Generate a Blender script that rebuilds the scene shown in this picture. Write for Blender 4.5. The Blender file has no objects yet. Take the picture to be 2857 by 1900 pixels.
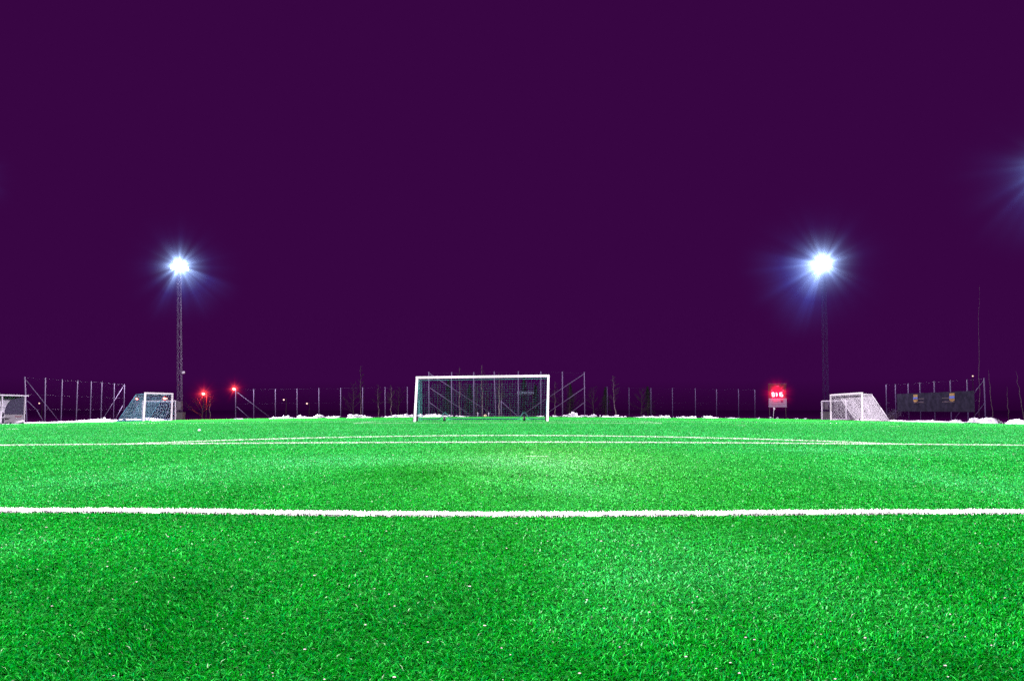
import bpy, math, random
import numpy as np
from mathutils import Vector, Matrix, noise
random.seed(7); rng = np.random.default_rng(11)
sc = bpy.context.scene
COL = sc.collection
F = 2222.0; CX = 1428.5; CY = 950.0; HC = 0.64
PITCH = math.atan(193.0 / F)
ct, st = math.cos(PITCH), math.sin(PITCH)

# ---------------------------------------------------------------- survey helpers
def gz(x, y):                       # crowned turf: falls to the sides and to the far end
    x = np.asarray(x, float); y = np.asarray(y, float)
    ax = np.abs(x)
    return (-.0095*(np.sqrt(x*x + 25) - 5) - .0035*np.clip(y - 45, 0, 60) - .008*np.clip(ax - 31, 0, 20))
def gzf(x, y): return float(gz(x, y))
def pt(px, py, Y):                  # survey of the photograph: the point at distance Y
    dx = (px - CX)/F; dz = (CY - py)/F
    yy = ct - dz*st; zz = st + dz*ct
    return Vector((dx/yy*Y, Y, HC + zz/yy*Y))
def gpt(px, Y, dz=0.0):             # on the ground
    p = pt(px, 1165, Y); return Vector((p.x, Y, gzf(p.x, Y) + dz))
def ground_at(px, py):
    Y = 10.0
    dx = (px - CX)/F; dz = (CY - py)/F; yy = ct - dz*st; zz = st + dz*ct
    for _ in range(60):
        z = gzf(dx/yy*Y, Y); Y = .5*Y + .5*(HC - z)/(-zz/yy)
    return Vector((dx/yy*Y, Y, gzf(dx/yy*Y, Y)))

# ---------------------------------------------------------------- materials
def srgb(r, g, b):
    f = lambda c: (c/255/12.92 if c <= 10 else ((c/255 + .055)/1.055)**2.4)
    return (f(r), f(g), f(b))
def mat(name, c, rough=.6, metal=0., var=.12, scale=8., spec=.4, c2=None, emit=0., ec=None):
    m = bpy.data.materials.new(name); m.use_nodes = True
    nt = m.node_tree; b = nt.nodes['Principled BSDF']
    b.inputs['Roughness'].default_value = rough; b.inputs['Metallic'].default_value = metal
    b.inputs['Specular IOR Level'].default_value = spec
    tc = nt.nodes.new('ShaderNodeTexCoord'); n = nt.nodes.new('ShaderNodeTexNoise')
    n.inputs['Scale'].default_value = scale; n.inputs['Detail'].default_value = 4
    nt.links.new(tc.outputs['Object'], n.inputs['Vector'])
    r = nt.nodes.new('ShaderNodeValToRGB')
    c2 = c2 or tuple(x*(1 - var*2) for x in c)
    r.color_ramp.elements[0].position = .35; r.color_ramp.elements[0].color = (*c2, 1)
    r.color_ramp.elements[1].position = .65; r.color_ramp.elements[1].color = (*c, 1)
    nt.links.new(n.outputs['Fac'], r.inputs['Fac'])
    nt.links.new(r.outputs['Color'], b.inputs['Base Color'])
    if emit:
        b.inputs['Emission Color'].default_value = (*(ec or c), 1); b.inputs['Emission Strength'].default_value = emit
    return m
def emis(name, c, s):
    m = bpy.data.materials.new(name); m.use_nodes = True; nt = m.node_tree; nt.nodes.clear()
    e = nt.nodes.new('ShaderNodeEmission'); e.inputs['Color'].default_value = (*c, 1); e.inputs['Strength'].default_value = s
    m.cycles.emission_sampling = 'NONE'
    o = nt.nodes.new('ShaderNodeOutputMaterial'); nt.links.new(e.outputs[0], o.inputs['Surface']); return m
M = dict(
    white=mat('white_paint', (.80, .76, .80), .35, var=.03),
    white_dim=mat('weathered_white_paint', (.62, .58, .68), .4, var=.08),
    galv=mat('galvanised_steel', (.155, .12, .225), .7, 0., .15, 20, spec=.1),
    galv_dim=mat('dark_steel', (.065, .045, .11), .7, 0., .15, 20, spec=.1),  # darker tone of the steel
    mesh_wire=mat('wire_netting', (.02, .016, .03), .8, spec=.1),
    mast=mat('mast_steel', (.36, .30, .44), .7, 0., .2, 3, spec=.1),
    mast_shaded=mat('mast_steel_shaded', (.05, .05, .13), .7, 0., .2, 3, spec=.1),  # same mast steel, the right mast's dimness put into the colour
    net_green=mat('teal_net_cord', (.03, .30, .25), .7),
    net_blue=mat('turquoise_net_cord', (.10, .30, .42), .7),
    net_white=mat('white_net_cord', (.80, .76, .84), .7, var=.05),
    rubber=mat('black_rubber', (.012, .012, .015), .6),
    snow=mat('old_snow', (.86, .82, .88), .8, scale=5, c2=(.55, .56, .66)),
    snow_dim=mat('shaded_snow', (.40, .38, .46), .8, scale=6, c2=(.16, .16, .22)),  # darker snow copy, shade at the dark ends put into the colour
    dark=mat('dark_ground', (.40, .02, .42), .95, scale=1., spec=.0),
    poly=mat('frosted_sheet', (.80, .76, .92), .4, var=.2, scale=6),
    poly_dark=mat('smoked_sheet', (.17, .15, .27), .5, var=.25, scale=9),
    panel=mat('pale_board', (.72, .69, .78), .5, var=.08),
    concrete=mat('concrete', (.10, .09, .10), .9, scale=4),
    guard=mat('guard_sheet', (.15, .13, .16), .7, scale=3, var=.3),
    bench=mat('dark_bench_board', (.03, .02, .05), .6),
    bark=mat('bare_bark', (.07, .045, .06), .9, scale=12, c2=(.02, .015, .02)),
    birch=mat('birch_bark', (.24, .20, .21), .8, scale=6, c2=(.03, .02, .03)),
    twig=mat('bare_twigs', (.038, .028, .030), .9),
    needle=mat('spruce_needles', (.035, .055, .035), .8),
    banner=mat('banner_cloth', (.020, .017, .032), .95, scale=2.5, var=.2, spec=0.),
    yellow=mat('crest_yellow', (.16, .09, .01), .7),
    blue=mat('crest_blue', (.03, .06, .28), .7),
    maroon=mat('faded_maroon_print', (.014, .004, .012), .7),
    print_=mat('dark_print', (.08, .03, .10), .7),
    redprint=mat('faded_red_print', (.55, .12, .2), .7),
    board=mat('scoreboard_face', (.008, .004, .012), .8),
    sponsor=mat('sponsor_board', (.20, .17, .27), .6, var=.05),
    lens=emis('lamp_glass', (1, .96, 1), 30.),
    red_lens=emis('red_lamp_glass', (1, .12, .08), 25.),
    far_lens=emis('far_lamp_glass', (1, .6, .5), 2.5),
    digit=emis('lit_segment', (1, .7, .85), 3.),
    dim_letter=emis('lit_letter', (1, .12, .35), .8),
)

# ---------------------------------------------------------------- mesh builder
class MB:
    def __init__(s): s.v = []; s.f = []; s.sm = []
    def add(s, vs, fs, smooth=False):
        o = len(s.v); s.v += [tuple(v) for v in vs]; s.f += [tuple(i + o for i in f) for f in fs]; s.sm += [smooth]*len(fs)
        return s
    def tube(s, p, q, r, r2=None, n=8, caps=True):
        p = Vector(p); q = Vector(q); d = q - p
        if d.length < 1e-6: return s
        d.normalize(); a = d.orthogonal().normalized(); b = d.cross(a); r2 = r if r2 is None else r2
        vs = []
        for c, rr in ((p, r), (q, r2)):
            for i in range(n):
                t = 2*math.pi*i/n + math.pi/n; vs.append(c + a*math.cos(t)*rr + b*math.sin(t)*rr)
        fs = [(i, (i + 1) % n, n + (i + 1) % n, n + i) for i in range(n)]
        if caps: fs += [tuple(range(n))[::-1], tuple(range(n, 2*n))]
        return s.add(vs, fs, n > 5)
    def path(s, pts, r, n=6):
        for a, b in zip(pts[:-1], pts[1:]): s.tube(a, b, r, n=n)
        return s
    def bar(s, p, q, w, h, up=(0, 0, 1)):
        p = Vector(p); q = Vector(q); d = (q - p).normalized(); up = Vector(up)
        if abs(d.dot(up)) > .99: up = Vector((0, 1, 0))
        a = d.cross(up).normalized(); b = a.cross(d)
        vs = [c + a*sx*w/2 + b*sz*h/2 for c in (p, q) for sx, sz in ((-1, -1), (1, -1), (1, 1), (-1, 1))]
        return s.add(vs, [(0, 1, 5, 4), (1, 2, 6, 5), (2, 3, 7, 6), (3, 0, 4, 7), (3, 2, 1, 0), (4, 5, 6, 7)])
    def box(s, c, sx, sy, sz, rz=0.):
        R = Matrix.Rotation(rz, 3, 'Z'); c = Vector(c)
        vs = [c + R @ Vector((x*sx/2, y*sy/2, z*sz/2)) for z in (-1, 1) for x, y in ((-1, -1), (1, -1), (1, 1), (-1, 1))]
        return s.add(vs, [(0, 1, 5, 4), (1, 2, 6, 5), (2, 3, 7, 6), (3, 0, 4, 7), (3, 2, 1, 0), (4, 5, 6, 7)])
    def sphere(s, c, rx, ry, rz, nu=12, nv=8, jit=0., seed=0.):
        c = Vector(c); vs = []; fs = []
        for j in range(nv + 1):
            th = math.pi*j/nv
            for i in range(nu):
                ph = 2*math.pi*i/nu
                d = Vector((math.sin(th)*math.cos(ph), math.sin(th)*math.sin(ph), math.cos(th)))
                k = 1 + jit*(noise.noise(d*1.7 + Vector((seed, seed*.7, 0))) + .5*noise.noise(d*4.2 + Vector((seed, 0, seed))))
                vs.append(c + Vector((d.x*rx, d.y*ry, d.z*rz))*k)
        for j in range(nv):
            for i in range(nu):
                i2 = (i + 1) % nu; fs.append((j*nu + i, (j + 1)*nu + i, (j + 1)*nu + i2, j*nu + i2))
        return s.add(vs, fs, True)
    def prism(s, poly, d):           # planar polygon pushed along d
        n = len(poly); d = Vector(d); vs = [Vector(p) for p in poly] + [Vector(p) + d for p in poly]
        return s.add(vs, [tuple(range(n))[::-1], tuple(range(n, 2*n))] + [(i, (i + 1) % n, n + (i + 1) % n, n + i) for i in range(n)])
    def build(s, name, m, parent=None, loc=None):
        me = bpy.data.meshes.new(name)
        off = parent['_o'] if parent is not None and '_o' in parent else None
        if parent is None:
            off = Vector(loc) if loc is not None else Vector((0, 0, 0))
        else: off = Vector(OFF[parent.name])
        v = [(x - off.x, y - off.y, z - off.z) for x, y, z in s.v]
        me.from_pydata(v, [], s.f); me.materials.append(m); me.update()
        me.polygons.foreach_set('use_smooth', s.sm)
        o = bpy.data.objects.new(name, me); COL.objects.link(o)
        OFF[o.name] = tuple(off)
        if parent is None: o.location = off
        else: o.parent = parent
        return o
OFF = {}
def thing(name, label, cat, loc, group=None):
    o = bpy.data.objects.new(name, None); COL.objects.link(o); o.location = loc; o.empty_display_size = .2
    OFF[o.name] = tuple(loc); o['label'] = label; o['category'] = cat
    if group: o['group'] = group
    return o
def tag(o, label=None, cat=None, group=None, kind=None):
    if label: o['label'] = label
    if cat: o['category'] = cat
    if group: o['group'] = group
    if kind: o['kind'] = kind
    return o

# ---------------------------------------------------------------- camera
cd = bpy.data.cameras.new('camera'); cam = bpy.data.objects.new('camera', cd); COL.objects.link(cam)
cam.location = (0, 0, HC); cam.rotation_euler = (math.pi/2 + PITCH, 0, 0)
cd.sensor_width = 36; cd.lens = F/2857*36; cd.clip_start = .05; cd.clip_end = 3000
sc.camera = cam

# ---------------------------------------------------------------- night sky
w = bpy.data.worlds.new('World'); sc.world = w; w.use_nodes = True
nt = w.node_tree; nt.nodes.clear()
tc = nt.nodes.new('ShaderNodeTexCoord'); sx = nt.nodes.new('ShaderNodeSeparateXYZ')
mr = nt.nodes.new('ShaderNodeMapRange'); mr.inputs['From Min'].default_value = -.012; mr.inputs['From Max'].default_value = .036
cr = nt.nodes.new('ShaderNodeValToRGB')
cr.color_ramp.elements[0].color = (*srgb(33, 0, 39), 1); cr.color_ramp.elements[1].color = (*srgb(56, 6, 67), 1)
bg = nt.nodes.new('ShaderNodeBackground'); wo = nt.nodes.new('ShaderNodeOutputWorld')
L = nt.links.new
L(tc.outputs['Generated'], sx.inputs[0]); L(sx.outputs['Z'], mr.inputs['Value']); L(mr.outputs[0], cr.inputs['Fac'])
L(cr.outputs['Color'], bg.inputs['Color']); L(bg.outputs[0], wo.inputs['Surface'])

# ---------------------------------------------------------------- ground and pitch
PXL, PXR, PYN, PYF = -38.5, 35.6, -6.0, 97.0
def grid_mesh(name, xs, ys, dz, m):
    X, Y = np.meshgrid(xs, ys); Z = gz(np.clip(X, -60, 60), Y) + dz
    V = np.stack([X, Y, Z], -1).reshape(-1, 3); nx = len(xs); ny = len(ys)
    i = np.arange(nx*ny).reshape(ny, nx)
    Fq = np.stack([i[:-1, :-1], i[:-1, 1:], i[1:, 1:], i[1:, :-1]], -1).reshape(-1, 4)
    me = bpy.data.meshes.new(name); me.from_pydata(V.tolist(), [], Fq.tolist()); me.materials.append(m)
    me.polygons.foreach_set('use_smooth', [True]*len(Fq)); me.update()
    o = bpy.data.objects.new(name, me); COL.objects.link(o); o['kind'] = 'structure'; return o
xs = np.array([-900, -400, -200, -120, -80] + list(range(-60, 61, 3)) + [80, 120, 200, 400, 900], float)
ys = np.array([-300, -100, -30] + list(range(-12, 106, 3)) + [120, 150, 200, 300, 500, 900, 1800], float)
grid_mesh('ground', xs, ys, -.06, M['dark'])

def turf_mat():
    m = bpy.data.materials.new('artificial_turf'); m.use_nodes = True; nt = m.node_tree; L = nt.links.new
    b = nt.nodes['Principled BSDF']; b.inputs['Roughness'].default_value = .9; b.inputs['Specular IOR Level'].default_value = .0
    tc = nt.nodes.new('ShaderNodeTexCoord')
    def no(scale, sv=(1, 1, 1), det=3, rough=.55):
        mp = nt.nodes.new('ShaderNodeMapping'); mp.inputs['Scale'].default_value = sv
        n = nt.nodes.new('ShaderNodeTexNoise'); n.inputs['Scale'].default_value = scale; n.inputs['Detail'].default_value = det
        n.inputs['Roughness'].default_value = rough
        L(tc.outputs['Object'], mp.inputs[0]); L(mp.outputs[0], n.inputs['Vector']); return n
    fine = no(28, (1, .5, 1), 5, .75); mid = no(1.6, (1, .55, 1), 4); wide = no(.09, (.5, 1.5, 1), 3)
    r = nt.nodes.new('ShaderNodeValToRGB'); e = r.color_ramp.elements
    e[0].position = .36; e[0].color = (.008, .22, .016, 1); e[1].position = .66; e[1].color = (.055, .50, .075, 1)
    L(fine.outputs['Fac'], r.inputs['Fac'])
    r2 = nt.nodes.new('ShaderNodeValToRGB'); e = r2.color_ramp.elements
    e[0].position = .34; e[0].color = (.62, .62, .62, 1); e[1].position = .68; e[1].color = (1.35, 1.35, 1.35, 1)
    L(mid.outputs['Fac'], r2.inputs['Fac'])
    r3 = nt.nodes.new('ShaderNodeValToRGB'); e = r3.color_ramp.elements
    e[0].position = .35; e[0].color = (.72, .72, .72, 1); e[1].position = .65; e[1].color = (1.2, 1.2, 1.2, 1)
    L(wide.outputs['Fac'], r3.inputs['Fac'])
    m1 = nt.nodes.new('ShaderNodeMix'); m1.data_type = 'RGBA'; m1.blend_type = 'MULTIPLY'; m1.inputs[0].default_value = .5
    m2 = nt.nodes.new('ShaderNodeMix'); m2.data_type = 'RGBA'; m2.blend_type = 'MULTIPLY'; m2.inputs[0].default_value = 1
    L(r.outputs[0], m1.inputs[6]); L(r2.outputs[0], m1.inputs[7]); L(m1.outputs[2], m2.inputs[6]); L(r3.outputs[0], m2.inputs[7])
    L(m2.outputs[2], b.inputs['Base Color'])
    bp = nt.nodes.new('ShaderNodeBump'); bp.inputs['Strength'].default_value = .5; bp.inputs['Distance'].default_value = .03
    L(fine.outputs['Fac'], bp.inputs['Height']); L(bp.outputs[0], b.inputs['Normal'])
    return m
TURF = turf_mat()
grid_mesh('football_pitch', np.arange(PXL, PXR + .01, .95), np.arange(PYN, PYF + .01, 1.0), 0, TURF)

# ---------------------------------------------------------------- white lines
lp = [(x*1.2116, (y + 4.5)*1.2116) for x, y in ((-250, 1173.5), (0, 1173.5), (200, 1174), (400, 1175), (560, 1177.5), (700, 1180), (850, 1181.5), (1100, 1182.8), (1300, 1183), (1600, 1181), (1900, 1178), (2358, 1177), (2600, 1177))]
l1 = np.array([tuple(ground_at(*p)[:2]) for p in lp])
def y1f(x): return np.interp(x, l1[:, 0], l1[:, 1])
Y2 = 15.7; DC = (0.0, 10.65); DR = 9.15; SPOT = ground_at(1500, 1273)
def on_line(x, y):
    a = np.abs(y - y1f(x)) < .062 + .012*np.sin(x*9.) + .008*np.sin(x*23)
    b = (np.abs(y - Y2 - .03*np.sin(x*.6)) < .06)
    r = np.hypot(x - DC[0], y - DC[1]); c = (np.abs(r - DR) < .06) & (y > Y2)
    d = (np.abs(x - SPOT.x) < .16) & (np.abs(y - SPOT.y) < .03)
    return a, b, c, d
def line_mat():
    m = mat('white_turf_fibre', (.90, .89, .86), .5, var=.01, scale=40); return m
LINE = line_mat()
FAINT = mat('far_line_fibre', (.62, .78, .58), .6, var=.1, scale=3)
WORN = mat('worn_line_fibre', (.42, .62, .40), .6, var=.2, scale=3)
def strip(path, wd, dz, name='pitch_line', m=None):
    mb = MB(); P = [Vector((x, y, 0)) for x, y in path]; vs = []
    for i, p in enumerate(P):
        d = (P[min(i + 1, len(P) - 1)] - P[max(i - 1, 0)]).normalized(); n = Vector((-d.y, d.x, 0))
        for s_, hh in ((-1.06, 0), (-.9, 1), (.9, 1), (1.06, 0)):
            jx = .004*math.sin(i*2.7 + s_) if hh else 0
            q = p + n*(s_*wd/2 + jx); vs.append((q.x, q.y, gzf(q.x, q.y) + (dz if hh else -.01)))
    mb.add(vs, [(4*i + k, 4*i + 4 + k, 4*i + 5 + k, 4*i + 1 + k) for i in range(len(P) - 1) for k in range(3)])
    o = mb.build(name, m or LINE); o['kind'] = 'structure'; return o
xx = np.arange(-4.2, 4.3, .1)
line_near = strip([(x, float(y1f(x))) for x in xx], .10, .014)
line_box = strip([(x, Y2 + .03*math.sin(x*.6)) for x in np.arange(-20.2, 20.3, .4)], .08, .008, m=FAINT)
t0 = math.asin((Y2 - DC[1])/DR)
line_arc = strip([(DC[0] + DR*math.cos(t), DC[1] + DR*math.sin(t)) for t in np.linspace(t0, math.pi - t0, 60)], .05, .006, m=FAINT)
line_spot = strip([(SPOT.x - .16, SPOT.y), (SPOT.x + .16, SPOT.y)], .04, .006, m=WORN)
# far goal area
ga, gb = 39.8, 46.6
strip([(x, ga) for x in np.linspace(-7.9, 7.45, 30)], .12, .010, m=WORN)
strip([(x, gb) for x in np.linspace(-22, 22, 50)], .10, .008, m=WORN)
strip([(-7.9, y) for y in np.linspace(ga + .07, gb - .06, 8)], .11, .009, m=WORN)
strip([(7.45, y) for y in np.linspace(ga + .07, gb - .06, 8)], .11, .009, m=WORN)
for (a, b) in (((20, 1196.5), (52, 1196.5)), ((335, 1181.6), (432, 1181)), ((160, 1190), (188, 1190)), ((2480, 1189), (2515, 1189.6)), ((2055, 1187), (2080, 1187.4))):
    A = ground_at(*a); B = ground_at(*b)
    strip([(A.x + (B.x - A.x)*t, A.y + (B.y - A.y)*t) for t in np.linspace(0, 1, 6)], .10, .008, m=WORN)

# ---------------------------------------------------------------- turf fibres (uncountable)
def blades(name, x, y, h, wd, lean, az, colr, m):
    n = len(x); z0 = gz(x, y)
    dxl = np.cos(az); dyl = np.sin(az)
    fa = az + np.pi/2 + rng.normal(0, .5, n); wx = np.cos(fa)*wd/2; wy = np.sin(fa)*wd/2
    l1_ = h*.5; a1 = lean*.55; a2 = lean*1.12
    mx = x + dxl*np.sin(a1)*l1_; my = y + dyl*np.sin(a1)*l1_; mz = z0 + np.cos(a1)*l1_
    tx = mx + dxl*np.sin(a2)*l1_; ty = my + dyl*np.sin(a2)*l1_; tz = np.maximum(mz + np.cos(a2)*l1_, z0 + .003)
    V = np.empty((n, 5, 3))
    V[:, 0] = np.stack([x - wx, y - wy, z0 - .002], -1); V[:, 1] = np.stack([x + wx, y + wy, z0 - .002], -1)
    V[:, 2] = np.stack([mx + wx*.9, my + wy*.9, mz], -1); V[:, 3] = np.stack([mx - wx*.9, my - wy*.9, mz], -1)
    V[:, 4] = np.stack([tx, ty, tz], -1)
    me = bpy.data.meshes.new(name); me.vertices.add(n*5); me.vertices.foreach_set('co', V.reshape(-1))
    base = (np.arange(n)*5)[:, None]
    loops = (base + np.array([0, 1, 2, 3, 3, 2, 4])[None]).reshape(-1)
    me.loops.add(n*7); me.loops.foreach_set('vertex_index', loops.astype(np.int32))
    ls = (np.arange(n)*7)[:, None] + np.array([0, 4])[None]
    me.polygons.add(n*2); me.polygons.foreach_set('loop_start', ls.reshape(-1).astype(np.int32))
    try: me.polygons.foreach_set('loop_total', np.tile([4, 3], n).astype(np.int32))
    except Exception: pass
    me.update(calc_edges=True)
    if colr is not None:
        ca = me.color_attributes.new('tint', 'FLOAT_COLOR', 'POINT')
        C = np.ones((n, 5, 4)); C[:, :, :3] = colr[:, None, :]
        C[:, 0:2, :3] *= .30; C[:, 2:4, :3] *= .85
        ca.data.foreach_set('color', C.reshape(-1))
    me.materials.append(m); me.validate()
    o = bpy.data.objects.new(name, me); COL.objects.link(o); return o
def blade_mat(name, rough, spec):
    m = bpy.data.materials.new(name); m.use_nodes = True; nt = m.node_tree; b = nt.nodes['Principled BSDF']
    a = nt.nodes.new('ShaderNodeAttribute'); a.attribute_name = 'tint'; nt.links.new(a.outputs['Color'], b.inputs['Base Color'])
    b.inputs['Roughness'].default_value = rough; b.inputs['Specular IOR Level'].default_value = spec
    return m
GRASS = blade_mat('turf_fibre', .8, .0)
RHO = 42000; YN, YFAR = 1.6, 62.0
def scatter(n, pw):
    # Y with pdf ~ Y^(1-pw)
    u = rng.random(n); k = 2 - pw
    Y = YN*np.exp(u*math.log(YFAR/YN)) if abs(k) < 1e-6 else (YN**k + u*(YFAR**k - YN**k))**(1/k)
    X = (rng.random(n)*2 - 1)*(.655*Y + .15); return X, Y
N = int(RHO*4*1.31*math.log(YFAR/YN))
X, Y = scatter(N, 2.0)
a_, b_, c_, d_ = on_line(X, Y); anyl = a_ | b_ | c_ | d_
keep = (X > PXL) & (X < PXR)
X, Y, anyl, a_, b_, c_, d_ = [q[keep] for q in (X, Y, anyl, a_, b_, c_, d_)]
n = len(X); dist = np.maximum(Y, 2.)
wd = .0026*(dist/2.)**.85*(.7 + .6*rng.random(n))
nz = np.array([noise.noise(Vector((x*2.2, y*1.1, 0))) + .6*noise.noise(Vector((x*.5, y*.35, 5))) for x, y in zip(X, Y)])
az = np.where(rng.random(n) < .5, 0.35, math.pi + .2) + nz*1.2 + rng.normal(0, .65, n)
lean = np.clip(rng.normal(1.18, .26, n) + nz*.15, .2, 1.5)
nearf = np.clip((5.5 - Y)/3, 0, 1); lean = np.clip(lean + .12*nearf, .2, 1.5)
h = .0150*(1 + .25*nearf)*(.65 + .7*rng.random(n))*(1 + np.clip(dist - 4, 0, 12)*.02)
mix = rng.random(n)[:, None]; pal = np.array([[.0005, .13, .003], [.001, .27, .008], [.035, .58, .065], [.001, .27, .035]])  # lighter mint entry stands in for highlights on the fibres
idx = rng.choice(4, n, p=[.28, .43, .11, .18]); pile_sheen = np.ones(n)   # bright sheen and dark streaks painted into the fibre colour
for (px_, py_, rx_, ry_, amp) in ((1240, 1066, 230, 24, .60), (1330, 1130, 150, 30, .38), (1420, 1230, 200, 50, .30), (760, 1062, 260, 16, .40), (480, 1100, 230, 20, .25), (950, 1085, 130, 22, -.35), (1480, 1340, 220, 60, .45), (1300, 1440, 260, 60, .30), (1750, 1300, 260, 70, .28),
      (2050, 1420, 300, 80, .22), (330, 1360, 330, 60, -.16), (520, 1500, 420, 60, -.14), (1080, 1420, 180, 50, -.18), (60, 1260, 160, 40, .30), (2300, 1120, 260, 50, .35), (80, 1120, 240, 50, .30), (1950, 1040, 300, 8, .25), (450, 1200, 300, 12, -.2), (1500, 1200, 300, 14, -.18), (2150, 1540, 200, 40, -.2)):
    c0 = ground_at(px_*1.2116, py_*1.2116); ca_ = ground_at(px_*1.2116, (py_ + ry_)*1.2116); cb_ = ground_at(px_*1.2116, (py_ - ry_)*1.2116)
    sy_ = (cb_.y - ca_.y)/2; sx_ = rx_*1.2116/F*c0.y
    u_ = (X - c0.x)/sx_ + nz*.35; v_ = (Y - c0.y)/sy_ + nz*.35; pile_sheen += 1.35*amp*np.exp(-(u_*u_ + v_*v_))
warm = np.exp(-(((X - .6)/1.6)**2 + ((Y - 11)/4.5)**2)); near_dim = 1 - .16*np.clip((4.6 - Y)/1.8, 0, 1)  # yellow-green bright pool and darker foreground, painted into the colour too
pile_sheen *= (1 + np.clip((Y - 4.5)/14, 0, 1)*.75)*near_dim
colr = pal[idx]*(.75 + .5*rng.random((n, 1)))*(1 + nz[:, None]*.25)*pile_sheen[:, None]
colr[:, 0] += .08*np.clip(pile_sheen - 1, 0, 1.5)*colr[:, 1]; colr[:, 2] += .16*np.clip(pile_sheen - 1, 0, 1.5)*colr[:, 1]
gl = rng.random(n) < .05*np.clip(pile_sheen - .9, 0, 1.2); colr[gl] = np.array([.22, .62, .26])*(.7 + .4*rng.random((gl.sum(), 1)))  # mint highlights painted on fibres in the bright areas
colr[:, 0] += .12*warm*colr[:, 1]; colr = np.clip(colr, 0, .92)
sp = rng.random(n) < .006; colr[sp] = np.array([.30, .55, .28])*(.6 + .5*rng.random((sp.sum(), 1)))  # stray straw-pale fibres, also standing in for glints
g = ~anyl | (rng.random(n) < .10)
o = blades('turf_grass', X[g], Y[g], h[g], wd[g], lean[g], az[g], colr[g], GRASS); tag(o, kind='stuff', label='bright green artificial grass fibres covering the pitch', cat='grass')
# white fibres belong to the painted lines: denser, upright
for mask_fn, par in ((0, line_near), (1, line_box), (2, line_arc)):
    if mask_fn == 0:
        m_ = 42000; x = rng.uniform(-4.2, 4.2, m_); y = y1f(x) + rng.normal(0, 1, m_)*.0; y += rng.uniform(-.07, .07, m_)
    elif mask_fn == 1:
        m_ = 16000; x = rng.uniform(-11.5, 11.5, m_); y = Y2 + rng.uniform(-.07, .07, m_) + .03*np.sin(x*.6)
    elif mask_fn == 2:
        m_ = 7000; t = rng.uniform(t0, math.pi - t0, m_); r = DR + rng.uniform(-.07, .07, m_); x = DC[0] + r*np.cos(t); y = DC[1] + r*np.sin(t)
    else:
        m_ = 8; x = SPOT.x + rng.uniform(-.17, .17, m_); y = SPOT.y + rng.uniform(-.035, .035, m_)
    k = on_line(x, y)[mask_fn]; x, y = x[k], y[k]; m_ = len(x)
    dd = y.mean() if mask_fn else 4.9
    o = blades('line_fibres', x, y, .023*(.7 + .6*rng.random(m_)), np.full(m_, .0026*(dd/2)*1.5), np.clip(rng.normal(.9, .3, m_), 0, 1.4),
               rng.uniform(0, 6.28, m_), None, LINE if mask_fn == 0 else FAINT)
    o.parent = par
# little crumbs of snow and straw lying in the turf
mb = MB()
for i in range(200):
    Yc = 1.9*math.exp(random.random()**1.3*math.log(7)); Xc = random.uniform(-.66, .66)*Yc
    s_ = random.uniform(.0005, .0016)*(1 + .22*Yc); z = gzf(Xc, Yc) + random.uniform(.015, .028)
    mb.sphere((Xc, Yc, z), s_*random.uniform(1, 2.2), s_, s_*.8, 6, 4, .3, i)
tag(mb.build('snow_crumbs', mat('snow_crumb', (.50, .42, .42), .7)), 'tiny pale crumbs scattered through the near turf', 'litter', kind='stuff')

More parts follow.
